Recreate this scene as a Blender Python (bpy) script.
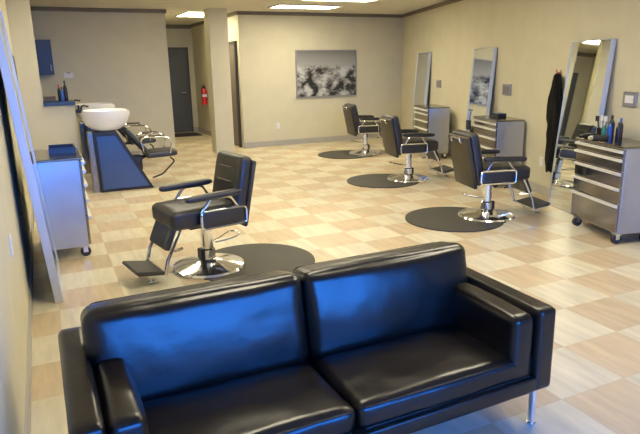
import bpy, bmesh, math, random
from mathutils import Vector, Matrix, noise
random.seed(7)
C = bpy.context.scene.collection
PI = math.pi
for o in list(bpy.data.objects):
    bpy.data.objects.remove(o, do_unlink=True)

# ------------------------------------------------------------------ camera
cam_d = bpy.data.cameras.new('camera'); cam = bpy.data.objects.new('camera', cam_d); C.objects.link(cam)
cam_d.sensor_width = 36; cam_d.lens = 582/640*36; cam_d.clip_start = .02; cam_d.clip_end = 200
_r = Vector((0.903906, -0.427338, -0.018339)); _u = Vector((0.12393, 0.22062, 0.967454)); _f = Vector((0.409384, 0.876761, -0.25238))
_m = Matrix((( _r.x, _u.x, -_f.x, 0), (_r.y, _u.y, -_f.y, 0), (_r.z, _u.z, -_f.z, 1.6), (0, 0, 0, 1)))
cam.matrix_world = _m
bpy.context.scene.camera = cam

# ------------------------------------------------------------------ daylight, exposure
world = bpy.data.worlds.new('daylight'); bpy.context.scene.world = world; world.use_nodes = True
wn = world.node_tree.nodes; wl = world.node_tree.links
bg = wn['Background']; bg.inputs['Strength'].default_value = 13.5
tc = wn.new('ShaderNodeTexCoord'); sp = wn.new('ShaderNodeSeparateXYZ'); rp = wn.new('ShaderNodeValToRGB')
wl.new(tc.outputs['Generated'], sp.inputs[0]); wl.new(sp.outputs['Z'], rp.inputs[0]); wl.new(rp.outputs[0], bg.inputs[0])
rp.color_ramp.elements[0].position = 0.0; rp.color_ramp.elements[0].color = (.045, .26, 1, 1)
rp.color_ramp.elements[1].position = .6; rp.color_ramp.elements[1].color = (.02, .19, 1, 1)
vs = bpy.context.scene.view_settings
bpy.context.scene.display_settings.display_device = 'sRGB'
vs.view_transform = 'Standard'; vs.look = 'None'; vs.gamma = 1; vs.use_curve_mapping = False
vs.exposure = .82
LAMP = 12.5            # radiance of the fluorescent diffusers
bpy.context.scene.cycles.max_bounces = 8
bpy.context.scene.cycles.sample_clamp_indirect = 6
pd = bpy.data.lights.new('window_portal', 'AREA'); pd.shape = 'RECTANGLE'; pd.size = 3.4; pd.size_y = 1.7
pd.cycles.is_portal = True
po = bpy.data.objects.new('window_portal', pd); C.objects.link(po)
po.location = (1.5, -1.72, 1.325); po.rotation_euler = (PI/2, 0, 0)

# ------------------------------------------------------------------ materials
def nt(name):
    m = bpy.data.materials.new(name); m.use_nodes = True
    return m, m.node_tree.nodes, m.node_tree.links, m.node_tree.nodes['Principled BSDF']
def mat(name, col, rough=.5, metal=0, spec=.5, bump=0, bscale=60, vary=0, vscale=4, coat=0, coat_r=.1, aniso=0, stretch=None):
    m, n, l, b = nt(name)
    b.inputs['Base Color'].default_value = (*col, 1); b.inputs['Roughness'].default_value = rough
    b.inputs['Metallic'].default_value = metal; b.inputs['Specular IOR Level'].default_value = spec
    b.inputs['Coat Weight'].default_value = coat; b.inputs['Coat Roughness'].default_value = coat_r
    t = n.new('ShaderNodeTexCoord'); mp = n.new('ShaderNodeMapping'); l.new(t.outputs['Object'], mp.inputs[0])
    if stretch: mp.inputs['Scale'].default_value = stretch
    if bump:
        z = n.new('ShaderNodeTexNoise'); z.inputs['Scale'].default_value = bscale; z.inputs['Detail'].default_value = 4
        bp = n.new('ShaderNodeBump'); bp.inputs['Strength'].default_value = bump; bp.inputs['Distance'].default_value = .01
        l.new(mp.outputs[0], z.inputs['Vector']); l.new(z.outputs[0], bp.inputs['Height']); l.new(bp.outputs[0], b.inputs['Normal'])
    z2 = n.new('ShaderNodeTexNoise'); z2.inputs['Scale'].default_value = vscale; z2.inputs['Detail'].default_value = 3
    l.new(mp.outputs[0], z2.inputs['Vector'])
    mr = n.new('ShaderNodeMapRange'); mr.inputs[1].default_value = .3; mr.inputs[2].default_value = .7
    mr.inputs[3].default_value = 1-vary-.02; mr.inputs[4].default_value = 1+vary+.02
    l.new(z2.outputs[0], mr.inputs[0])
    mx = n.new('ShaderNodeMix'); mx.data_type = 'RGBA'; mx.blend_type = 'MULTIPLY'; mx.inputs[0].default_value = 1
    mx.inputs[6].default_value = (*col, 1); l.new(mr.outputs[0], mx.inputs[7]); l.new(mx.outputs[2], b.inputs['Base Color'])
    return m
def emit(name, col, s):
    m, n, l, b = nt(name)
    b.inputs['Base Color'].default_value = (.8, .8, .8, 1)
    b.inputs['Emission Color'].default_value = (*col, 1); b.inputs['Emission Strength'].default_value = s
    return m
M = {}
M['wall'] = mat('wall_paint', (.60, .56, .41), .75, bump=.04, bscale=90, vary=.01)
M['ceiling'] = mat('ceiling_paint', (.68, .65, .56), .8, bump=.05, bscale=120, vary=.02)
M['trim'] = mat('brown_trim', (.20, .17, .125), .6, vary=.03)
M['base'] = mat('grey_baseboard', (.40, .385, .34), .55, vary=.03)
M['leather'] = mat('black_leather', (.007, .0045, .0035), .29, spec=.62, bump=.15, bscale=16, vary=.1)
M['vinyl'] = mat('black_vinyl', (.009, .009, .010), .42, spec=.85, bump=.06, bscale=60, vary=.1)
M['piping'] = mat('black_piping', (.02, .018, .016), .4)
M['backshell'] = mat('back_shell', (.045, .036, .022), .45, spec=.5)
M['chrome'] = mat('chrome', (.82, .83, .85), .12, metal=1)
M['steel'] = mat('brushed_steel', (.31, .28, .235), .2, metal=1, bump=.06, bscale=30, stretch=(1, 1, 30), vary=.06)
M['sidesteel'] = mat('grey_cabinet_side', (.50, .51, .54), .36, metal=.8, vary=.04)
M['handle'] = mat('pale_handle', (.80, .78, .72), .35, metal=.3)
M['alu'] = mat('aluminium_frame', (.56, .60, .66), .4, metal=.3)
M['mirror'] = mat('mirror_glass', (.80, .84, .80), .02, metal=1)
M['mat'] = mat('rubber_mat', (.055, .052, .042), .55, spec=.4, bump=.1, bscale=150, vary=.08)
M['black'] = mat('black_plastic', (.012, .012, .013), .4)
M['rubber'] = mat('dark_rubber', (.03, .03, .032), .6)
M['white'] = mat('white_porcelain', (.80, .80, .78), .15, coat=.4)
M['whiteplastic'] = mat('white_plastic', (.75, .74, .70), .4)
M['bluepanel'] = mat('glossy_blue_panel', (.014, .06, .22), .28, spec=.7, coat=.5, coat_r=.15, vary=.05)
M['bluewood'] = mat('dark_blue_laminate', (.022, .045, .10), .4, spec=.5, vary=.05)
M['brown'] = mat('brown_wood', (.11, .075, .045), .5, vary=.12)
M['cloth'] = mat('black_cloth', (.005, .0045, .005), .9, spec=.2, bump=.2, bscale=200, vary=.15)
M['door'] = mat('dark_slate_door', (.075, .082, .085), .5, vary=.04)
M['doorbrown'] = mat('taupe_door', (.20, .17, .13), .5, vary=.04)
M['frame'] = mat('door_frame_grey', (.07, .065, .06), .5)
M['red'] = mat('red_enamel', (.50, .015, .02), .3)
M['silver'] = mat('silver_frame', (.30, .30, .33), .4, metal=.5)
M['greyplate'] = mat('grey_plate', (.22, .21, .20), .5)
M['paper'] = mat('white_paper', (.72, .72, .74), .6)
M['blueb'] = mat('blue_bottle', (.03, .10, .35), .25)
M['greenb'] = mat('green_bottle', (.04, .20, .12), .25)
M['darkb'] = mat('dark_bottle', (.02, .012, .018), .25)
M['asphalt'] = mat('asphalt', (.16, .17, .18), .9, bump=.2, bscale=40, vary=.1)
M['lamp'] = emit('fluorescent_diffuser', (1, .90, .66), LAMP)
M['lampframe'] = mat('lamp_frame', (.6, .58, .52), .5)
M['windowframe'] = mat('dark_window_frame', (.05, .05, .05), .4, metal=.5)

def floor_mat():
    m, n, l, b = nt('checkered_floor_tiles')
    t = n.new('ShaderNodeTexCoord'); s = n.new('ShaderNodeSeparateXYZ'); l.new(t.outputs['Object'], s.inputs[0])
    def math_(op, a, c=None, d=None):
        k = n.new('ShaderNodeMath'); k.operation = op
        for i, v in enumerate((a, c, d)):
            if v is None: continue
            if isinstance(v, (int, float)): k.inputs[i].default_value = v
            else: l.new(v, k.inputs[i])
        return k.outputs[0]
    u = math_('DIVIDE', math_('SUBTRACT', s.outputs[0], TX0), TSX); v = math_('DIVIDE', math_('SUBTRACT', s.outputs[1], TY0), TSY)
    fu = math_('FLOOR', u); fv = math_('FLOOR', v)
    par = math_('FLOORED_MODULO', math_('ADD', fu, fv), 2.0)           # 1 = tan tile
    cmb = n.new('ShaderNodeCombineXYZ'); l.new(fu, cmb.inputs[0]); l.new(fv, cmb.inputs[1])
    wn_ = n.new('ShaderNodeTexWhiteNoise'); wn_.noise_dimensions = '2D'; l.new(cmb.outputs[0], wn_.inputs['Vector'])
    mix = n.new('ShaderNodeMix'); mix.data_type = 'RGBA'; l.new(par, mix.inputs[0])
    mix.inputs[6].default_value = (.65, .59, .43, 1); mix.inputs[7].default_value = (.57, .45, .283, 1)
    # streaks running along each tile
    mp = n.new('ShaderNodeMapping'); l.new(t.outputs['Object'], mp.inputs[0]); mp.inputs['Scale'].default_value = (14, 2.2, 1)
    off = n.new('ShaderNodeVectorMath'); off.operation = 'ADD'; l.new(mp.outputs[0], off.inputs[0])
    sc = n.new('ShaderNodeVectorMath'); sc.operation = 'SCALE'; l.new(cmb.outputs[0], sc.inputs[0]); sc.inputs['Scale'].default_value = 7.3
    l.new(sc.outputs[0], off.inputs[1])
    ns = n.new('ShaderNodeTexNoise'); ns.inputs['Scale'].default_value = 1.2; ns.inputs['Detail'].default_value = 5; l.new(off.outputs[0], ns.inputs['Vector'])
    vary = math_('ADD', math_('MULTIPLY', ns.outputs[0], .6), math_('MULTIPLY', wn_.outputs['Value'], .12))
    fac = math_('ADD', vary, .63)
    mul = n.new('ShaderNodeMix'); mul.data_type = 'RGBA'; mul.blend_type = 'MULTIPLY'; mul.inputs[0].default_value = 1
    l.new(mix.outputs[2], mul.inputs[6]); l.new(fac, mul.inputs[7])
    # thin joints
    def edge(x):
        f = math_('FRACT', x); return math_('MINIMUM', f, math_('SUBTRACT', 1.0, f))
    g = math_('LESS_THAN', math_('MINIMUM', edge(u), edge(v)), .009)
    gm = n.new('ShaderNodeMix'); gm.data_type = 'RGBA'; l.new(math_('MULTIPLY', g, .14), gm.inputs[0]); l.new(mul.outputs[2], gm.inputs[6]); gm.inputs[7].default_value = (.25, .21, .17, 1)
    l.new(gm.outputs[2], b.inputs['Base Color'])
    b.inputs['Roughness'].default_value = .34; b.inputs['Specular IOR Level'].default_value = .45
    bp = n.new('ShaderNodeBump'); bp.inputs['Strength'].default_value = .05; l.new(ns.outputs[0], bp.inputs['Height']); l.new(bp.outputs[0], b.inputs['Normal'])
    return m
TX0, TSX, TY0, TSY = 2.121-.436*8, .436, 1.790-.391*8, .391
M['floor'] = floor_mat()

def picture_mat():
    m, n, l, b = nt('skyline_print')
    t = n.new('ShaderNodeTexCoord'); s = n.new('ShaderNodeSeparateXYZ'); l.new(t.outputs['Object'], s.inputs[0])
    # local x: -0.7..0.7, local z: -0.46..0.46 ; a hazy sky over blocky grey roofs
    mp = n.new('ShaderNodeMapping'); mp.inputs['Scale'].default_value = (9, 1, 14); l.new(t.outputs['Object'], mp.inputs[0])
    vo = n.new('ShaderNodeTexVoronoi'); vo.distance = 'CHEBYCHEV'; vo.inputs['Scale'].default_value = 1.6; l.new(mp.outputs[0], vo.inputs['Vector'])
    no = n.new('ShaderNodeTexNoise'); no.inputs['Scale'].default_value = 4.2; no.inputs['Detail'].default_value = 5; l.new(t.outputs['Object'], no.inputs['Vector'])
    bw = n.new('ShaderNodeRGBToBW'); l.new(vo.outputs['Color'], bw.inputs[0])
    def math_(op, a, c):
        k = n.new('ShaderNodeMath'); k.operation = op
        for i, v in enumerate((a, c)):
            if isinstance(v, (int, float)): k.inputs[i].default_value = v
            else: l.new(v, k.inputs[i])
        return k.outputs[0]
    mid = math_('ADD', math_('MULTIPLY', bw.outputs[0], .45), math_('MULTIPLY', math_('SUBTRACT', no.outputs[0], .5), 2.6))
    city = n.new('ShaderNodeValToRGB'); l.new(mid, city.inputs[0])
    city.color_ramp.elements[0].position = -.0; city.color_ramp.elements[0].color = (.012, .012, .014, 1)
    city.color_ramp.elements[1].position = .55; city.color_ramp.elements[1].color = (.50, .50, .50, 1)
    sky = n.new('ShaderNodeMapRange'); l.new(s.outputs[2], sky.inputs[0]); sky.inputs[1].default_value = .1; sky.inputs[2].default_value = .46
    sky.inputs[3].default_value = .36; sky.inputs[4].default_value = .17
    wz = math_('ADD', s.outputs[2], math_('MULTIPLY', bw.outputs[0], .10))
    f = n.new('ShaderNodeMapRange'); l.new(wz, f.inputs[0]); f.inputs[1].default_value = .15; f.inputs[2].default_value = .22
    mx = n.new('ShaderNodeMix'); mx.data_type = 'RGBA'; l.new(f.outputs[0], mx.inputs[0]); l.new(city.outputs[0], mx.inputs[6]); l.new(sky.outputs[0], mx.inputs[7])
    l.new(mx.outputs[2], b.inputs['Base Color']); b.inputs['Roughness'].default_value = .35
    return m
M['print'] = picture_mat()

def glass_mat():
    m, n, l, b = nt('window_glass'); n.remove(b)
    tr = n.new('ShaderNodeBsdfTransparent'); gl = n.new('ShaderNodeBsdfGlossy'); gl.inputs['Roughness'].default_value = .02
    tr.inputs[0].default_value = (.93, .96, .97, 1)
    fr = n.new('ShaderNodeFresnel'); fr.inputs[0].default_value = 1.4; mx = n.new('ShaderNodeMixShader')
    l.new(fr.outputs[0], mx.inputs[0]); l.new(tr.outputs[0], mx.inputs[1]); l.new(gl.outputs[0], mx.inputs[2])
    l.new(mx.outputs[0], n['Material Output'].inputs[0]); return m
M['glass'] = glass_mat()

# ------------------------------------------------------------------ helpers
def obj(name, bm, m, parent=None, smooth=None):
    me = bpy.data.meshes.new(name)
    bmesh.ops.recalc_face_normals(bm, faces=bm.faces)
    if smooth is not None:
        for f in bm.faces: f.smooth = True
        for e in bm.edges:
            if len(e.link_faces) == 2 and e.calc_face_angle(0) > math.radians(smooth): e.smooth = False
    bm.to_mesh(me); bm.free(); me.materials.append(m)
    o = bpy.data.objects.new(name, me); C.objects.link(o)
    if parent: o.parent = parent
    return o
def thing(name, label, cat, loc=(0, 0, 0), rotz=0, group=None):
    o = bpy.data.objects.new(name, None); C.objects.link(o); o.empty_display_size = .1
    o.location = loc; o.rotation_euler = (0, 0, rotz); o['label'] = label; o['category'] = cat
    if group: o['group'] = group
    return o
def tag(o, label, cat, group=None, kind=None):
    o['label'] = label; o['category'] = cat
    if group: o['group'] = group
    if kind: o['kind'] = kind
    return o
def struct(name, bm, m, parent=None, label=None):
    o = obj(name, bm, m, parent)
    if parent is None: o['kind'] = 'structure'
    if label: o['label'] = label
    return o
def N(): return bmesh.new()
def box(bm, x0, x1, y0, y1, z0, z1, bev=0, seg=2, mtx=None):
    r = bmesh.ops.create_cube(bm, size=1)
    vs_ = r['verts']
    for v in vs_:
        v.co = Vector((x0+(v.co.x+.5)*(x1-x0), y0+(v.co.y+.5)*(y1-y0), z0+(v.co.z+.5)*(z1-z0)))
    if bev:
        es = list({e for v in vs_ for e in v.link_edges})
        rr = bmesh.ops.bevel(bm, geom=es, offset=bev, segments=seg, profile=.5, affect='EDGES')
        vs_ = list({v for f in rr['faces'] for v in f.verts} | {v for v in vs_ if v.is_valid})
    if mtx is not None:
        for v in vs_: v.co = mtx @ v.co
    return bm
def bx(*a, **k): return box(N(), *a, **k)
def prism(bm, poly, ax, a, b, bev=0):
    """poly of 2-D points extruded along axis ax (0 x, 1 y, 2 z) from a to b"""
    def P3(p, t): return Vector((t, p[0], p[1])) if ax == 0 else Vector((p[0], t, p[1])) if ax == 1 else Vector((p[0], p[1], t))
    A = [bm.verts.new(P3(p, a)) for p in poly]; B = [bm.verts.new(P3(p, b)) for p in poly]
    bm.faces.new(A); bm.faces.new(B[::-1])
    for i in range(len(poly)):
        j = (i+1) % len(poly); bm.faces.new((A[i], B[i], B[j], A[j]))
    if bev:
        es = list({e for v in A+B for e in v.link_edges})
        bmesh.ops.bevel(bm, geom=es, offset=bev, segments=2, profile=.5, affect='EDGES')
    return bm
def ring(bm, c, ax, r, n, ref=None):
    ax = ax.normalized(); t = ref or (Vector((0, 0, 1)) if abs(ax.z) < .9 else Vector((1, 0, 0)))
    u = ax.cross(t).normalized(); w = ax.cross(u)
    ru, rw = (r, r) if isinstance(r, (int, float)) else r
    return [bm.verts.new(c+u*math.cos(2*PI*i/n)*ru+w*math.sin(2*PI*i/n)*rw) for i in range(n)]
def tube(bm, pts, r, n=10, closed=False):
    pts = [Vector(p) for p in pts]; R = []
    for i, p in enumerate(pts):
        a = pts[i-1] if i or closed else p; b = pts[(i+1) % len(pts)] if i < len(pts)-1 or closed else p
        ri = r[i] if isinstance(r, (list, tuple)) else r
        R.append(ring(bm, p, (b-a), ri, n))
    m = len(R)
    for i in range(m if closed else m-1):
        A, B = R[i], R[(i+1) % m]
        best = min(range(n), key=lambda k: sum((A[j].co-B[(j+k) % n].co).length for j in range(n)))
        for j in range(n): bm.faces.new((A[j], A[(j+1) % n], B[(j+1+best) % n], B[(j+best) % n]))
    if not closed:
        bm.faces.new(R[0]); bm.faces.new(R[-1][::-1])
    return bm
def rounded(pts, rad, seg=4, closed=False):
    pts = [Vector(p) for p in pts]; out = []
    n = len(pts)
    for i, p in enumerate(pts):
        if not closed and i in (0, n-1): out.append(p); continue
        a = pts[i-1]; b = pts[(i+1) % n]
        ra = min(rad, (a-p).length*.45, (b-p).length*.45)
        s = p+(a-p).normalized()*ra; e = p+(b-p).normalized()*ra
        for k in range(seg+1):
            t = k/seg; out.append(s*(1-t)**2+p*2*t*(1-t)+e*t*t)
    return out
def lathe(bm, prof, c=(0, 0, 0), n=28):
    c = Vector(c); R = []
    for r, z in prof:
        R.append([bm.verts.new(c+Vector((max(r, .0004)*math.cos(2*PI*i/n), max(r, .0004)*math.sin(2*PI*i/n), z))) for i in range(n)])
    for A, B in zip(R, R[1:]):
        for j in range(n): bm.faces.new((A[j], A[(j+1) % n], B[(j+1) % n], B[j]))
    bm.faces.new(R[0][::-1]); bm.faces.new(R[-1]); return bm
def cyl(bm, a, b, r, n=16):
    return tube(bm, [a, b], r, n)
def cushion(sx, sy, sz, r=.03, puff=(0, 0, 0), wr=0, seed=0, n=18, mtx=None, bm=None, wscale=5):
    """rounded upholstered block centred on the origin; puff = outward swell of the x, y, z faces"""
    own = bm is None
    b2 = N(); bmesh.ops.create_cube(b2, size=2)
    bmesh.ops.subdivide_edges(b2, edges=b2.edges[:], cuts=n, use_grid_fill=True)
    h = Vector((sx/2, sy/2, sz/2))
    def warp(t): return math.copysign(abs(t)**.75, t) if t else 0     # more rows near the edges
    for v in b2.verts:
        u = Vector((warp(v.co.x), warp(v.co.y), warp(v.co.z)))
        p = Vector((u.x*h.x, u.y*h.y, u.z*h.z))
        inner = Vector([max(-(h[i]-r), min(h[i]-r, p[i])) for i in range(3)])
        d = p-inner
        if d.length > 1e-6: p = inner+d.normalized()*r if sum(abs(x) > 1e-6 for x in d) > 1 else p
        k = [(1-u.y**2)*(1-u.z**2), (1-u.x**2)*(1-u.z**2), (1-u.x**2)*(1-u.y**2)]
        for i in range(3):
            if puff[i]: p[i] += puff[i]*u[i]*max(0, k[i])**.6
        if wr:
            q = Vector((u.x*h.x, u.y*h.y, u.z*h.z))*wscale+Vector((seed*3.1, seed*1.7, 0))
            w = noise.noise(q)+.5*noise.noise(q*2.3)
            dirn = d.normalized() if d.length > 1e-6 else Vector((0, 0, 0))
            p += dirn*w*wr
        v.co = p if mtx is None else mtx @ p
    if own: return b2
    me = bpy.data.meshes.new('t'); b2.to_mesh(me); b2.free(); bm.from_mesh(me); bpy.data.meshes.remove(me); return bm
def dup(root, loc, rotz, label=None, group=None):
    r = root.copy(); C.objects.link(r); r.location = loc; r.rotation_euler = (0, 0, rotz)
    if label: r['label'] = label
    if group: r['group'] = group
    for ch in list(root.children):
        c = ch.copy(); C.objects.link(c); c.parent = r
        for g in ch.children:
            d = g.copy(); C.objects.link(d); d.parent = c
    return r
def T(x, y, z): return Matrix.Translation((x, y, z))
def RY(a): return Matrix.Rotation(a, 4, 'Y')
def RX(a): return Matrix.Rotation(a, 4, 'X')
def RZ(a): return Matrix.Rotation(a, 4, 'Z')

# ------------------------------------------------------------------ the room
CZ = 2.63
S_ = Vector((.29495, .9555, 0)); N_ = Vector((-.9555, .29495, 0)); WO = Vector((5.42, 5.303, 0))-N_*.08
def W(s, n, z=0): return WO+S_*s+N_*(n)+Vector((0, 0, z))            # a point on the angled right wall
WROT = math.atan2(N_.y, N_.x)                                        # local +x looks into the room
YB = 11.3; XL = -.24; YF = -1.6
struct('ground', bx(-14, 16, -24, YF-.11, -.16, -.02), M['asphalt'])
struct('floor', prism(N(), [(-1.9, YF-.1), (9, YF-.1), (9, 15.3), (-1.9, 15.3)], 2, -.12, 0), M['floor'])
struct('ceiling', prism(N(), [(-1.9, YF-.1), (9, YF-.1), (9, 15.3), (-1.9, 15.3)], 2, CZ, CZ+.1), M['ceiling'])
struct('wall_left', bx(XL-.12, XL, YF, 8.5, 0, CZ), M['wall'])
struct('wall_reception', bx(XL-.12, .028, 8.5, 8.62, 0, CZ), M['wall'])
struct('wall_counter', bx(.028, .40, 8.5, 8.62, 0, 1.15), M['wall'])
struct('wall_recess', bx(-1.75, -1.63, 8.6, YB, 0, CZ), M['wall'])
struct('wall_recess_front', bx(-1.75, XL-.12, 8.5, 8.6, 0, CZ), M['wall'])
struct('wall_back', bx(-1.75, 2.24, YB, YB+.12, 0, CZ), M['wall'])
struct('wall_back_right', bx(3.62, 7.6, YB, YB+.12, 0, CZ), M['wall'])
struct('wall_corridor_left', bx(2.12, 2.24, YB+.12, 15.1, 0, CZ), M['wall'])
struct('wall_corridor_right', bx(3.62, 3.74, YB+.12, 15.1, 0, CZ), M['wall'])
struct('wall_corridor_end', bx(2.12, 3.74, 15.1, 15.2, 0, CZ), M['wall'])
struct('wall_column', bx(2.92, 3.27, 10.84, 11.16, 0, CZ), M['wall'])
bm = N(); a0, a1 = W(-7.3, 0), W(6.45, 0); b0, b1 = W(-7.3, -.12), W(6.45, -.12)
prism(bm, [(a0.x, a0.y), (a1.x, a1.y), (b1.x, b1.y), (b0.x, b0.y)], 2, 0, CZ); struct('wall_right', bm, M['wall'])
# shop front behind the camera: a low sill, a glazed band, a head
XR = 3.3
bm = N(); box(bm, XL-.12, XR+.2, YF-.1, YF, 0, .50); box(bm, XL-.12, XR+.2, YF-.1, YF, 2.15, CZ)
box(bm, XL-.12, XL+.06, YF-.1, YF, .50, 2.15); box(bm, XR-.08, XR+.2, YF-.1, YF, .50, 2.15); struct('wall_front', bm, M['wall'])
for i, (xa, xb) in enumerate(((XL+.06, .95), (.95, 2.1), (2.1, XR-.08))):
    bm = N()
    for q in ((xa, xa+.04, .50, 2.15), (xb-.04, xb, .50, 2.15), (xa+.04, xb-.04, .50, .54), (xa+.04, xb-.04, 2.11, 2.15)):
        box(bm, q[0], q[1], YF-.09, YF-.02, q[2], q[3])
    f = struct('window_%d' % (i+1), bm, M['windowframe'])
    obj('pane', bx(xa+.04, xb-.04, YF-.06, YF-.054, .54, 2.11), M['glass'], f)
# crown trim and baseboards
tn = [0]
def trim(x0, x1, y0, y1, z0, z1, m): 
    tn[0] += 1; struct('trim_%d' % tn[0], bx(x0, x1, y0, y1, z0, z1), m)
TZ = CZ-.065
trim(.03, 2.26, YB-.03, YB, TZ, CZ, M['trim']); trim(3.59, 7.4, YB-.03, YB, TZ, CZ, M['trim'])
trim(3.59, 3.62, YB, 15.07, TZ, CZ, M['trim']); trim(2.24, 2.27, YB, 15.07, TZ, CZ, M['trim']); trim(2.27, 3.59, 15.07, 15.1, TZ-.03, CZ, M['trim'])
def wprism(name, s0, s1, n0, n1, z0, z1, m):
    q = [W(s0, n0), W(s1, n0), W(s1, n1), W(s0, n1)]
    struct(name, prism(N(), [(p.x, p.y) for p in q], 2, z0, z1), m)
wprism('trim_9', -6.9, 6.3, 0, .03, TZ, CZ, M['trim'])
wprism('baseboard_right', -6.9, 6.17, 0, .015, 0, .11, M['base'])
struct('baseboard_back', bx(3.62, 7.3, YB-.015, YB, 0, .11), M['base'])
struct('baseboard_back_left', bx(.4, 2.24, YB-.015, YB, 0, .11), M['base'])
struct('baseboard_corridor', bx(2.3, 3.6, 15.085, 15.1, 0, .11), M['base'])
struct('baseboard_corridor_side', bx(3.605, 3.62, 12.3, 15.08, 0, .11), M['base'])
struct('baseboard_left', bx(XL, XL+.012, YF, 8.5, 0, .10), M['base'])
# corridor doors
d = struct('door_1', bx(2.62, 3.42, 15.055, 15.09, 0.01, 2.03), M['door'])
bm = N(); box(bm, 2.56, 2.62, 15.04, 15.1, 0, 2.09); box(bm, 3.42, 3.48, 15.04, 15.1, 0, 2.09); box(bm, 2.62, 3.42, 15.04, 15.1, 2.03, 2.09)
obj('door_frame', bm, M['frame'], d)
bm = N(); cyl(bm, (3.33, 15.055, 1.0), (3.33, 15.0, 1.0), .02); cyl(bm, (3.33, 15.0, 1.0), (3.22, 15.0, 1.0), .012)
obj('door_handle', bm, M['chrome'], d)
d = struct('door_2', bx(3.585, 3.615, 11.52, 12.16, 0.01, 2.03), M['doorbrown'])
bm = N(); box(bm, 3.57, 3.62, 11.46, 11.52, 0, 2.09); box(bm, 3.57, 3.62, 12.16, 12.22, 0, 2.09); box(bm, 3.57, 3.62, 11.52, 12.16, 2.03, 2.09)
obj('door_frame', bm, M['frame'], d)
bm = N(); cyl(bm, (3.585, 12.08, 1.0), (3.54, 12.08, 1.0), .016); cyl(bm, (3.54, 12.08, 1.0), (3.54, 11.98, 1.0), .011); obj('door_handle', bm, M['chrome'], d)

# ------------------------------------------------------------------ ceiling lights
lights = [((4.50, 10.1), 1.22, .55, 'fluorescent ceiling light nearest the back wall picture'),
          ((4.55, 8.78), 1.25, .55, 'fluorescent ceiling light in front of the one by the picture wall'),
          ((2.99, 12.0), .62, 1.1, 'fluorescent ceiling light at the mouth of the corridor'),
          ((1.2, 8.0), 1.22, .55, 'ceiling light over the hair washing stations'),
          ((1.5, 5.9), 1.22, .55, 'ceiling light above the left barber chair'),
          ((3.4, 5.6), 1.22, .55, 'ceiling light above the nearest right barber chair'),
          ((1.3, 2.9), 1.22, .55, 'ceiling light above the sofa'),
          ((3.2, 2.6), 1.22, .55, 'ceiling light right of the sofa')]
for (x, y), lx, ly, lab in lights:
    t = thing('ceiling_light', lab, 'ceiling light', (x, y, CZ), 0, 'fluorescent ceiling lights')
    bm = N(); f = .03
    for q in ((-lx/2, lx/2, -ly/2, -ly/2+f), (-lx/2, lx/2, ly/2-f, ly/2), (-lx/2, -lx/2+f, -ly/2+f, ly/2-f), (lx/2-f, lx/2, -ly/2+f, ly/2-f)):
        box(bm, *q, -.022, 0)
    obj('frame', bm, M['lampframe'], t)
    obj('diffuser', bx(-lx/2+f, lx/2-f, -ly/2+f, ly/2-f, -.016, -.002), M['lamp'], t)

# ------------------------------------------------------------------ sofa
SX0, SX1, SY0, SY1 = -.05, 1.885, 1.645, 2.44
def build_sofa():
    t = thing('sofa', 'black leather two-seat sofa with square arms and steel legs in the foreground', 'sofa', ((SX0+SX1)/2, (SY0+SY1)/2, 0), math.radians(SROT))
    hx = (SX1-SX0)/2; hy = (SY1-SY0)/2
    fh = .585
    for s in (-1, 1):
        obj('arm', cushion(.10, 2*hy, fh-.20, .022, (.004, 0, .003), .002, s+2, mtx=T(s*(hx-.05), 0, (fh+.20)/2), wscale=4), M['leather'], t, 60)
        obj('arm_cushion', cushion(.115, 2*hy-.18, .27, .03, (.010, 0, .012), .003, s+5, mtx=T(s*(hx-.10-.065), -.075, .43), wscale=5), M['leather'], t, 60)
    obj('back_frame', cushion(2*hx-.17, .09, fh-.20, .02, (0, 0, .003), .001, 9, mtx=T(0, hy-.045, (fh+.20)/2)), M['leather'], t, 60)
    obj('base', cushion(2*hx-.17, 2*hy-.09, .075, .015, (0, .003, 0), .001, 3, mtx=T(0, -.045, .2375)), M['leather'], t, 60)
    cw = (2*hx-.17)/2
    sw = (2*hx-.17-.0)/2
    for s in (-1, 1):
        c = obj('seat_cushion', cushion(sw-.006, 2*hy-.24, .115, .035, (.0, .006, .014), .006, s+13, n=26, mtx=T(s*sw/2, -.10, .318), wscale=6), M['leather'], t, 60)
        yf = -.10-(2*hy-.24)/2-.004
        bm = N()
        for zz in (.275, .362):
            tube(bm, rounded([(s*sw/2-sw/2+.03, yf+.008, zz), (s*sw/2+sw/2-.03, yf+.008, zz)], .01), .0045, 6)
        obj('piping', bm, M['piping'], c, 60)
        mt = T(s*cw/2, hy-.09-.155, .535) @ RX(math.radians(-11))
        b = obj('back_cushion', cushion(cw-.004, .20, .40, .05, (.0, .030, .008), .005, s+23, n=26, mtx=mt, wscale=5), M['leather'], t, 60)
        bm = N(); x0, x1, z0, z1 = -cw/2+.03, cw/2-.03, -.17, .195
        tube(bm, [mt @ p for p in rounded([(x0, .098, z0), (x1, .098, z0), (x1, .098, z1), (x0, .098, z1)], .04, closed=True)], .005, 6, closed=True)
        obj('piping', bm, M['piping'], b, 60)
    for sx in (-1, 1):
        for sy in (-1, 1):
            bm = N(); cyl(bm, (sx*(hx-.045), sy*(hy-.06), 0), (sx*(hx-.045), sy*(hy-.06), .205), .017, 14)
            cyl(bm, (sx*(hx-.045), sy*(hy-.06), 0), (sx*(hx-.045), sy*(hy-.06), .008), .022, 14)
            obj('leg', bm, M['chrome'], t, 40)
SROT = 0.6
build_sofa()

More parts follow.
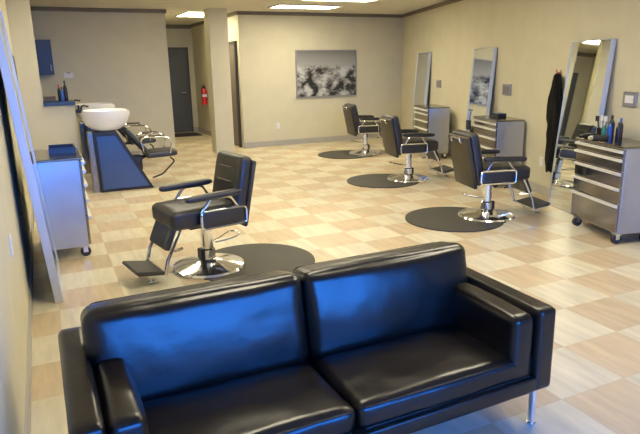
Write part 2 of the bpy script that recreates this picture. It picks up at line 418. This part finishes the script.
# ------------------------------------------------------------------ barber chairs and mats
def barber_chair():
    t = thing('barber_chair', '', 'barber chair')
    # pedestal
    bm = N(); lathe(bm, [(.295, 0), (.30, .012), (.29, .028), (.22, .045), (.12, .062), (.075, .075), (.06, .085)], n=40)
    obj('base', bm, M['chrome'], t, 35)
    bm = N(); lathe(bm, [(.062, .085), (.062, .16), (.05, .17), (.048, .36), (.036, .365), (.036, .40)], n=24); p = obj('pump', bm, M['chrome'], t, 35)
    bm = N(); box(bm, -.05, .075, -.045, .045, .08, .17, .012); obj('pump_cover', bm, M['black'], p)
    bm = N(); tube(bm, rounded([(-.06, .03, .21), (-.14, .06, .22), (-.25, .09, .25), (-.29, .0, .26), (-.24, -.08, .25), (-.12, -.03, .22), (-.05, -.02, .21)], .05), .0055, 8)
    obj('foot_lever', bm, M['chrome'], t, 40)
    bm = N(); box(bm, -.20, .20, -.16, .16, .385, .41, .006); box(bm, -.24, .24, -.025, .025, .39, .42, .004)
    obj('seat_bracket', bm, M['black'], t)
    # seat
    s = obj('seat', cushion(.58, .46, .14, .035, (.008, .0, .02), .003, 2, n=12, mtx=T(.07, 0, .485)), M['vinyl'], t, 60)
    # backrest, leaning back
    mt = T(-.265, 0, .675) @ RY(math.radians(-12))
    b = obj('backrest', cushion(.10, .46, .54, .035, (.018, 0, 0), .002, 5, n=14, mtx=mt @ T(.02, 0, -.03)), M['vinyl'], t, 60)
    bm = box(N(), -.066, -.030, -.232, .232, -.32, .215, .016, 3, mt)
    obj('back_shell', bm, M['backshell'], b, 40)
    bm = N(); tube(bm, [mt @ p for p in rounded([(-.06, -.10, .155), (-.085, -.10, .165), (-.085, -.10, .205), (-.085, .10, .205), (-.085, .10, .165), (-.06, .10, .155)], .015)], .007, 8)
    obj('handle_bar', bm, M['chrome'], b, 40)
    bm = N()
    for zz in (.13, .02, -.09): box(bm, .072, .092, -.13+abs(zz)*.2, .13-abs(zz)*.2, zz-.006, zz+.006, .004, 1, mt)
    obj('tuft_line', bm, M['piping'], b)
    # sides with arms
    for y in (-1, 1):
        yy = y*.268
        pad = cushion(.46, .065, .045, .020, (0, 0, .004), 0, 1, n=8, mtx=T(.035, yy, .655) @ RY(math.radians(2)))
        a = obj('armrest', pad, M['vinyl'], t, 60)
        bm = N(); tube(bm, rounded([(-.17, yy, .53), (-.10, yy, .635), (.06, yy, .635), (.15, yy, .53)], .03), .0115, 8)
        obj('arm_tube', bm, M['chrome'], a, 40)
        sp_ = obj('side_panel', cushion(.37, .035, .12, .012, (0, .004, 0), 0, 1, n=8, mtx=T(-.035, yy, .475)), M['vinyl'], t, 60)
        bm = N(); tube(bm, rounded([(-.225, yy+y*.018, .41), (.155, yy+y*.018, .41), (.155, yy+y*.018, .54), (-.225, yy+y*.018, .54)], .03, closed=True), .010, 8, closed=True)
        obj('side_rail', bm, M['chrome'], sp_, 40)
    # footrest
    mt = T(.355, 0, .37) @ RY(math.radians(-24))
    obj('calf_pad', cushion(.05, .36, .24, .02, (.008, 0, 0), 0, 1, n=8, mtx=mt), M['vinyl'], t, 60)
    for y in (-1, 1):
        bm = N(); tube(bm, [(.28, y*.20, .45), (.41, y*.20, .20), (.44, y*.20, .09)], (.014), 8); tube(bm, [(.28, y*.17, .26), (.36, y*.20, .26)], .01, 6)
        obj('footrest_bar', bm, M['chrome'], t, 40)
    bm = N(); prism(bm, [(.43, .075), (.63, .105), (.655, .13), (.64, .145), (.44, .105), (.415, .09)], 1, -.17, .17, .006)
    f = obj('footplate', bm, M['mat'], t)
    bm = N()
    for y in (-.12, .12):
        cyl(bm, (.53, y, .09), (.53, y, .03), .010, 10); cyl(bm, (.505, y, .03), (.555, y, .03), .014, 10)
    tube(bm, [(.43, -.20, .09), (.43, .20, .09)], .012, 8)
    obj('footplate_stop', bm, M['chrome'], f, 40)
    return t
def barber_mat():
    # round mat with one flat side that is notched for the chair base; local origin = chair centre, mat spreads to -x
    bm = N(); R = .51; cx = -.38; poly = []
    flat = .05
    a0 = math.acos((flat-cx)/R)
    for i in range(49):
        a = a0+(2*PI-2*a0)*i/48; poly.append((cx+R*math.cos(a), R*math.sin(a)))
    nr = .31; b0 = math.acos(flat/nr)
    for i in range(25):
        a = -b0-(2*PI-2*b0)*i/24*1.0
        poly.append((nr*math.cos(a), nr*math.sin(a)))
    prism(bm, poly, 2, 0, .012)
    return bm
D = math.radians
chair = barber_chair()
chair.location = (1.09, 4.53, 0); chair.rotation_euler = (0, 0, D(190))
chair['label'] = 'black and chrome barber chair on the left, facing left behind the sofa'
chair['group'] = 'barber chairs'
cs = [((1.09, 4.53), 190, None, None), ((4.17, 4.72), -13, 'black and chrome barber chair nearest on the right, back towards the sofa', 'dark round mat under the nearest right-hand barber chair'),
      ((4.61, 6.88), -11, 'barber chair in the middle of the row along the right wall', 'dark round mat under the middle barber chair'),
      ((5.32, 9.36), -10, 'farthest barber chair, standing in front of the back wall', 'dark round mat under the farthest barber chair')]
mt0 = obj('floor_mat', barber_mat(), M['mat'])
tag(mt0, 'dark round mat under the left barber chair behind the sofa', 'mat', 'round salon mats')
MANG = [168, -10, -10, -10]
for i, ((x, y), a, lab, ml) in enumerate(cs):
    if i == 0:
        mt0.location = (x, y, 0); mt0.rotation_euler = (0, 0, D(MANG[0])); continue
    dup(chair, (x, y, 0), D(a), lab, 'barber chairs')
    dup(mt0, (x, y, 0), D(MANG[i]), ml, 'round salon mats')

# ------------------------------------------------------------------ rolling drawer cabinets
def cabinet(slots=True):
    # local origin: floor, middle of the back; front looks to +x
    w, d_, z0, z1 = .36, .38, .10, .88
    t = thing('tool_cabinet', '', 'cabinet')
    bm = N(); box(bm, 0, d_-.02, -w, w, z0, z1-.02, .004)
    obj('body', bm, M['sidesteel'], t)
    bm = N(); box(bm, -.0, d_+.012, -w-.008, w+.008, z1-.02, z1, .005); obj('top', bm, M['steel'], t)
    zs = [z1-.03, z1-.105, z1-.225, z1-.36, z1-.51, z0+.01]
    for a, b in zip(zs, zs[1:]):
        dr = obj('drawer', bx(d_-.02, d_, -w+.006, w-.006, b+.004, a-.002, bev=.003), M['steel'], t)
        h = N(); prism(h, [(d_, a-.008), (d_+.028, a-.012), (d_+.028, a-.030), (d_, a-.036)], 1, -w+.012, w-.012)
        obj('handle', h, M['handle'], dr)
    for sx, sy in ((.05, -w+.05), (.05, w-.05), (d_-.05, -w+.05), (d_-.05, w-.05)):
        bm = N(); cyl(bm, (sx, sy-.018, .043), (sx, sy+.018, .043), .043, 18); c = obj('caster', bm, M['rubber'], t, 40)
        bm = N(); box(bm, sx-.02, sx+.02, sy-.026, sy-.021, .04, .10); box(bm, sx-.02, sx+.02, sy+.021, sy+.026, .04, .10); box(bm, sx-.03, sx+.03, sy-.03, sy+.03, .088, .10)
        obj('fork', bm, M['chrome'], c)
    for a, b, zz, zt in ((.10, .17, .70, .735), (.22, .29, .70, .735)):
        obj('socket', bx(a, b, -w-.004, -w+.002, zz, zt, bev=.001), M['black'], t)
    p = obj('side_tray', bx(.08, .30, -w-.012, -w+.002, .55, .61, bev=.003), M['steel'], t)
    return t
c3 = cabinet(); c3.location = W(-1.775, .055); c3.rotation_euler = (0, 0, WROT)
c3['label'] = 'nearest steel drawer cabinet, by the right edge, with bottles on top'; c3['group'] = 'rolling drawer cabinets'
dup(c3, W(.76, .05), WROT, 'steel drawer cabinet behind the nearest right-hand barber chair', 'rolling drawer cabinets')
dup(c3, W(3.24, .13), WROT, 'farthest steel drawer cabinet, under the far mirror near the corner', 'rolling drawer cabinets')
cl = dup(c3, (-.13, 5.66, 0), 0, 'steel drawer cabinet against the left wall behind the leaning mirror', 'rolling drawer cabinets')
for ch in list(cl.children):
    if ch.name.startswith(('socket', 'side_tray')): bpy.data.objects.remove(ch, do_unlink=True)
# ------------------------------------------------------------------ leaning mirrors
def leaning_mirror(w, h, tilt, th=.055):
    # local: back of the base on the wall line at x = 0, leans towards -x; front looks +x
    t = thing('leaning_mirror', '', 'mirror')
    mt = RY(-tilt)
    bm = N(); f = .008
    for q in ((-w/2, -w/2+f, 0, h), (w/2-f, w/2, 0, h), (-w/2+f, w/2-f, 0, f), (-w/2+f, w/2-f, h-f, h)):
        box(bm, 0, th, q[0], q[1], q[2], q[3], .003, 1, mt)
    obj('frame', bm, M['alu'], t)
    obj('backing', box(N(), .002, .02, -w/2+f, w/2-f, f, h-f, mtx=mt), M['black'], t)
    obj('glass', box(N(), .02, .046, -w/2+f, w/2-f, f, h-f, mtx=mt), M['mirror'], t)
    return t
TL = D(4.2); MH = 1.80
m3 = leaning_mirror(.70, MH, TL); m3.location = W(-.89, .138); m3.rotation_euler = (0, 0, WROT)
m3['label'] = 'tall mirror leaning on the right wall beside the hanging black smock'; m3['group'] = 'leaning mirrors'
dup(m3, W(1.77, .138), WROT, 'middle mirror on the right wall, reflecting the skyline picture', 'leaning mirrors')
dup(m3, W(4.62, .138), WROT, 'farthest mirror leaning on the right wall near the corner', 'leaning mirrors')
ml = leaning_mirror(1.0, 2.05, D(4.3), .055); ml.location = (-.083, 4.78, 0)
ml['label'] = 'large mirror leaning on the left wall, seen almost edge on'; ml['group'] = 'leaning mirrors'
# ------------------------------------------------------------------ wall things
pic = thing('skyline_picture', 'framed black and white city skyline picture on the back wall', 'picture', (5.49, YB, 1.43))
bm = N(); w, h, f = .70, .475, .018
for q in ((-w, w, -h, -h+f), (-w, w, h-f, h), (-w, -w+f, -h+f, h-f), (w-f, w, -h+f, h-f)): box(bm, q[0], q[1], -.035, 0, q[2], q[3])
obj('frame', bm, M['silver'], pic); obj('print', bx(-w+f, w-f, -.028, -.005, -h+f, h-f), M['print'], pic)
def wallbox(name, lab, cat, s, z, w, h, m, t=.02, inner=None):
    o = thing(name, lab, cat, W(s, 0, z), WROT)
    obj('plate' if not inner else 'frame', bx(0, t, -w/2, w/2, -h/2, h/2, bev=.003), m, o)
    if inner: obj(inner[0], bx(t-.004, t+.002, -w/2+inner[2], w/2-inner[2], -h/2+inner[2], h/2-inner[2]), inner[1], o)
    return o
wallbox('wall_certificate', 'small grey framed white paper on the wall above the nearest cabinet', 'picture', -1.54, 1.235, .19, .14, M['silver'], .02, ('paper', M['paper'], .035))
wallbox('wall_plate', 'grey wall plate between the middle mirror and the black smock', 'wall plate', 1.05, 1.23, .25, .15, M['silver'], .02, ('panel', M['greyplate'], .03))
wallbox('wall_plate', 'dark wall plate right of the farthest mirror', 'wall plate', 3.82, 1.23, .22, .14, M['silver'], .02, ('panel', M['greyplate'], .02))
wallbox('power_outlet', 'white outlet low on the right wall under the smock', 'outlet', 0.0, .40, .075, .115, M['whiteplastic'], .008, ('socket', M['paper'], .02))
def outlet(lab, loc, rz):
    o = thing('power_outlet', lab, 'outlet', loc, rz)
    obj('plate', bx(0, .008, -.038, .038, -.058, .058, bev=.002), M['whiteplastic'], o)
    bm = N(); box(bm, .006, .010, -.018, .018, .008, .038, .002); box(bm, .006, .010, -.018, .018, -.038, -.008, .002); obj('socket', bm, M['paper'], o)
outlet('white outlet low on the back wall below the skyline picture', (4.36, YB, .41), -PI/2)
outlet('white outlet on the near left wall beside the leaning mirror', (XL, 3.36, .71), 0)
# flat dark panel hung on the left wall, seen edge on
pn = thing('wall_board', 'thin dark board hanging on the left wall past the leaning mirror', 'board', (XL, 7.45, 1.45))
bm = N(); w, h = .62, .32
obj('frame', bx(0, .022, -w, w, -h, h, bev=.003), M['frame'], pn)
obj('board', bx(.018, .026, -w+.03, w-.03, -h+.03, h-.03), M['black'], pn)

# ------------------------------------------------------------------ black smock on a hook
def smock():
    t = thing('smock', 'long black salon smock hanging from a hook left of the tall mirror', 'smock', W(-.30, 0, 0), WROT)
    bm = N(); rows = []
    prof = [(1.46, -.03, .03, .02), (1.44, -.02, .05, .03), (1.36, -.0, .075, .04), (1.25, .015, .095, .05), (1.18, .03, .12, .055), (1.08, .045, .14, .055), (.95, .07, .165, .06), (.88, .065, .15, .055), (.78, .085, .165, .06), (.66, .09, .16, .055), (.54, .08, .15, .05), (.44, .06, .135, .05), (.38, .035, .11, .045), (.33, -.01, .07, .035)]
    n = 36
    for k, (z, cy, wy, wx) in enumerate(prof):
        R = []
        for i in range(n):
            a = 2*PI*i/n; fold = 1+.13*math.sin(5*a+z*5)+.09*math.sin(9*a-z*9)
            R.append(bm.verts.new((wx+.012+wx*math.cos(a)*fold*.9, cy+.0+wy*1.05*math.sin(a)*fold, z+.02*math.sin(3*a)*(k > 8))))
        rows.append(R)
    for A, B in zip(rows, rows[1:]):
        for j in range(n): bm.faces.new((A[j], A[(j+1) % n], B[(j+1) % n], B[j]))
    bm.faces.new(rows[0][::-1]); bm.faces.new(rows[-1])
    bmesh.ops.subdivide_edges(bm, edges=bm.edges[:], cuts=1, use_grid_fill=True)
    obj('gown', bm, M['cloth'], t, 70)
    bm = N(); cushion(.03, .05, .26, .014, n=6, mtx=T(.085, .10, 1.05) @ RX(-.25), bm=bm); obj('sleeve', bm, M['cloth'], t, 70)
    hk = thing('wall_hook', 'small red-tipped hook holding up the black smock', 'hook', W(-.30, 0, 1.475), WROT)
    bm = N(); tube(bm, rounded([(0, -.02, 0), (.05, -.02, -.01), (.06, -.02, .03)], .02), .006, 8); obj('prong', bm, M['red'], hk, 40)
    obj('plate', bx(0, .006, -.035, -.005, -.03, .03), M['chrome'], hk)
smock()

# ------------------------------------------------------------------ things on the nearest cabinet
def on_cab(loc, name, lab, cat, build, parts_mat, group=None):
    bm = N(); build(bm); o = obj(name, bm, parts_mat, None, 40); tag(o, lab, cat, group); o.location = loc
    return o
def bottle_parts(t, r, h, m, capm, body='body'):
    obj(body, lathe(N(), [(r*.95, 0), (r, .006), (r, h*.62), (r*.75, h*.72), (r*.35, h*.80), (r*.35, h*.84)], n=16), m, t, 40)
    obj('cap', lathe(N(), [(r*.42, h*.83), (r*.42, h*.97), (r*.3, h)], n=12), capm, t, 40)
for s, n, r, h, m, cm, lab in ((-1.54, .17, .028, .21, 'darkb', 'black', 'tallest dark bottle on the nearest cabinet'), (-1.62, .24, .024, .17, 'blueb', 'black', 'blue bottle standing among the bottles on the nearest cabinet'),
                               (-1.56, .26, .022, .15, 'greenb', 'whiteplastic', 'green bottle with a white cap on the nearest cabinet'), (-1.63, .14, .025, .19, 'darkb', 'blueb', 'dark bottle with a blue cap on the nearest cabinet'), (-1.69, .20, .023, .16, 'darkb', 'darkb', 'dark bottle at the right end of the bottle group on the nearest cabinet')):
    t = thing('bottle', lab, 'bottle', W(s, n, .881), 0, 'bottles on the nearest cabinet'); bottle_parts(t, r, h, M[m], M[cm])
def clipper(lab, p, rz, cm='black'):
    t = thing('hair_clipper', lab, 'hair clipper', p, rz, 'clippers on the nearest cabinet')
    obj('body', cushion(.17, .045, .04, .016, (0, 0, .003), n=6, mtx=T(0, 0, .021)), M[cm], t, 60)
    bm = N(); prism(bm, [(.08, .01), (.11, .006), (.11, .03), (.08, .036)], 1, -.02, .02); obj('blade', bm, M['chrome'], t)
clipper('black hair clipper lying at the left front of the nearest cabinet', W(-1.51, .365, .881), 3.0)
clipper('dark hair clipper lying at the front of the nearest cabinet top', W(-1.66, .355, .881), 2.8, 'backshell')
t = thing('brush_jar', 'dark jar holding brushes and combs on the nearest cabinet', 'jar', W(-1.455, .22, .881))
obj('jar', lathe(N(), [(.035, 0), (.038, .005), (.038, .085), (.033, .085), (.033, .012)], n=18), M['darkb'], t, 40)
for k, (dx, dy) in enumerate(((.03, .02), (-.035, .015), (.0, -.035), (.02, -.02))):
    bm = N(); tube(bm, [(dx*.2, dy*.2, .015), (dx, dy, .15)], .006, 8); c = Vector((dx*1.2, dy*1.2, .175))
    box(bm, c.x-.010, c.x+.010, c.y-.016, c.y+.016, .15, .20, .004)
    obj('brush', bm, M['black' if k % 2 else 'whiteplastic'], t)
# box of clips and dryer by the middle cabinet
t = thing('storage_box', 'small black box on top of the middle cabinet', 'box', W(.86, .20, .881), WROT)
obj('tray', bx(-.06, .06, -.12, .12, 0, .035, bev=.004), M['black'], t); obj('lid', bx(-.063, .063, -.123, .123, .035, .05, bev=.004), M['bluewood'], t)
t = thing('tool_holster', 'small black tool holster clipped to the front corner of the middle cabinet', 'holster', W(1.08, .50, .70), WROT)
obj('pouch', bx(.001, .05, -.04, .04, 0, .13, bev=.01), M['black'], t); obj('clip', bx(.0, .006, -.02, .02, .12, .17), M['chrome'], t)
t = thing('tool_tray', 'shallow dark tray on top of the left wall cabinet', 'tray', (.12, 5.80, .881))
bm = N(); box(bm, -.11, .11, -.14, .14, 0, .008); box(bm, -.11, -.10, -.14, .14, .008, .05); box(bm, .10, .11, -.14, .14, .008, .05); box(bm, -.10, .10, -.14, -.13, .008, .05); box(bm, -.10, .10, .13, .14, .008, .05)
obj('tray', bm, M['bluewood'], t)

# ------------------------------------------------------------------ counter, wall cabinet, bottles
t = thing('reception_counter', 'dark blue counter top on the half wall left of the wash basins', 'counter', (.21, 8.6, 1.15))
obj('countertop', bx(-.178, .20, -.14, .42, 0, .045, bev=.004), M['bluewood'], t)
obj('bracket', prism(N(), [(.05, 0), (.38, 0), (.05, -.2)], 0, -.15, -.12), M['frame'], t)
t = thing('wall_cabinet', 'dark blue cabinet hung high on the back wall above the counter', 'cabinet', (0, YB, 1.53))
obj('body', bx(-.55, .27, -.32, 0, 0, .56, bev=.004), M['bluewood'], t)
for a, b in ((-.548, -.142), (-.138, .268)):
    dd = obj('door', bx(a, b, -.342, -.322, .004, .556, bev=.003), M['bluewood'], t)
    obj('handle', bx(b-.045, b-.03, -.362, -.342, .06, .16, bev=.002), M['silver'], dd)
t = thing('desk_organizer', 'brown wooden box on the dark blue counter', 'box', (.115, 8.82, 1.196))
obj('tray', bx(-.075, .075, -.05, .05, 0, .05, bev=.003), M['brown'], t); obj('lid', bx(-.078, .078, -.053, .053, .05, .062, bev=.003), M['brown'], t)
for x, y, r, h, m, cm, lab in ((.27, 8.55, .022, .19, 'blueb', 'black', 'slim blue bottle at the front of the counter'), (.315, 8.60, .026, .27, 'darkb', 'black', 'tall dark pump bottle on the counter'), (.24, 8.66, .022, .22, 'darkb', 'red', 'dark bottle with red cap on the counter')):
    t = thing('bottle', lab, 'bottle', (x, y, 1.196), 0, 'bottles on the counter'); bottle_parts(t, r, h, M[m], M[cm])
nt_ = thing('wall_notice', 'small white notice on the back wall right of the counter bottles', 'notice', (.50, YB, 1.51))
obj('paper', bx(-.075, .075, -.006, 0, -.045, .045), M['paper'], nt_); obj('clip', bx(-.03, .03, -.012, -.006, .03, .05), M['silver'], nt_)

# ------------------------------------------------------------------ wash stations
def wash_station():
    # local origin: floor at the middle of the pedestal's near-left edge; chair faces +x
    t = thing('shampoo_station', '', 'wash basin')
    D2 = .30
    poly = [(.02, .0), (.72, .0), (.30, .80), (.0, .80)]
    obj('pedestal', prism(N(), poly, 1, 0, D2, .004), M['black'], t)
    pl_ = [(.06, .04), (.655, .04), (.275, .745), (.045, .745)]
    for y0, y1 in ((-.008, .0), (D2, D2+.008)):
        obj('side_panel', prism(N(), pl_, 1, y0, y1), M['bluepanel'], t)
    # bowl: oval shell with a neck dip towards the chair
    bm = N(); n = 40; rows = []
    def rim(a, k): 
        x = .18+ .30*math.cos(a)*k + (.035*k if math.cos(a) > 0 else 0); y = D2/2+.255*math.sin(a)*k; return x, y
    outer = [(.34, .80), (.60, .83), (.82, .89), (.95, .98), (1.0, 1.055), (.985, 1.08), (.93, 1.07)]
    inner = [(.85, 1.0), (.60, .92), (.30, .88), (.05, .875)]
    for k, z in outer+inner:
        R = []
        for i in range(n):
            a = 2*PI*i/n; x, y = rim(a, k)
            dip = -.05*math.exp(-(a if a < PI else a-2*PI)**2/.15) if z > 1.0 else 0
            R.append(bm.verts.new((x, y, z+dip)))
        rows.append(R)
    for A, B in zip(rows, rows[1:]):
        for j in range(n): bm.faces.new((A[j], A[(j+1) % n], B[(j+1) % n], B[j]))
    bm.faces.new(rows[0][::-1]); bm.faces.new(rows[-1])
    bowl = obj('bowl', bm, M['white'], t, 60)
    bm = N(); box(bm, -.16, -.08, D2/2-.09, D2/2+.09, 1.06, 1.10, .01); cyl(bm, (-.12, D2/2+.05, 1.10), (-.12, D2/2+.05, 1.15), .014); tube(bm, rounded([(-.10, D2/2, 1.09), (-.08, D2/2, 1.15), (.0, D2/2, 1.13)], .03), .012, 8)
    obj('faucet', bm, M['black'], bowl, 40)
    # pipe panel behind
    obj('service_box', bx(-.06, .02, .04, D2-.04, 0, .80, bev=.004), M['steel'], t)
    # chair
    def part(name, bm_, m, parent=t, sm=60): return obj(name, bm_, m, parent, sm)
    yc = D2/2
    mt = T(.545, yc, .655) @ RY(math.radians(-38))
    part('backrest', cushion(.06, .42, .42, .025, (.01, 0, 0), n=8, mtx=mt), M['vinyl'])
    part('seat', cushion(.42, .44, .075, .028, (0, 0, .008), n=8, mtx=T(.86, yc, .46) @ RY(D(-2))), M['vinyl'])
    bm = N(); tube(bm, [(.50, yc, .42), (1.0, yc, .42)], .018, 8); box(bm, .50, .60, yc-.12, yc+.12, .26, .44, .004); obj('seat_bracket', bm, M['black'], t, 40)
    for y in (yc-.24, yc+.24):
        bm = N(); tube(bm, rounded([(.62, y, .50), (.58, y, .68), (.66, y, .715), (.92, y, .70), (1.00, y, .64), (.96, y, .47)], .06), .012, 8)
        a = obj('arm_tube', bm, M['chrome'], t, 40)
        obj('arm_pad', cushion(.22, .04, .022, .010, n=6, mtx=T(.79, y, .722)), M['brown'], a, 60)
    bm = N(); tube(bm, rounded([(.98, yc-.1, .40), (1.04, yc-.1, .34), (.86, yc-.1, .17), (.72, yc-.1, .13)], .03), .011, 8)
    obj('foot_bar', bm, M['black'], t, 40)
    return t
ws = wash_station(); ws.location = (.56, 8.16, 0); ws['label'] = 'nearer hair wash station, white basin on a sloping blue pedestal with chair'; ws['group'] = 'hair wash stations'
dup(ws, (.56, 9.80, 0), 0, 'farther hair wash station, mostly hidden behind the nearer one', 'hair wash stations')

# ------------------------------------------------------------------ corridor things
t = thing('fire_extinguisher', 'red fire extinguisher on the corridor wall beside the column', 'fire extinguisher', (3.62, 13.95, .74))
obj('cylinder', lathe(N(), [(.06, 0), (.068, .015), (.068, .30), (.05, .36), (.022, .385), (.022, .40)], (-.085, 0, 0), 20), M['red'], t, 40)
bm = N(); box(bm, -.11, -.05, -.014, .014, .40, .43, .004); box(bm, -.15, -.05, -.012, .012, .445, .46, .003); obj('valve', bm, M['black'], t)
bm = N(); tube(bm, rounded([(-.10, -.02, .42), (-.16, -.05, .38), (-.16, -.05, .15)], .04), .011, 8); obj('hose', bm, M['black'], t, 40)
obj('bracket', bx(-.02, 0, -.03, .03, .12, .28), M['silver'], t); obj('label_band', lathe(N(), [(.0685, .18), (.0695, .182), (.0695, .24), (.0685, .242)], (-.085, 0, 0), 20), M['paper'], t, 40)
t = tag(obj('doormat', bx(2.5, 3.46, 14.1, 14.75, 0, .012, bev=.004), M['rubber']), 'black doormat in front of the dark corridor door', 'doormat')
bm = N(); tube(bm, [(2.98, 15.085, 2.09), (2.98, 15.085, 2.45)], .014, 8)
tag(obj('conduit', bm, M['frame'], None, 40), 'dark vertical conduit above the corridor door', 'conduit')
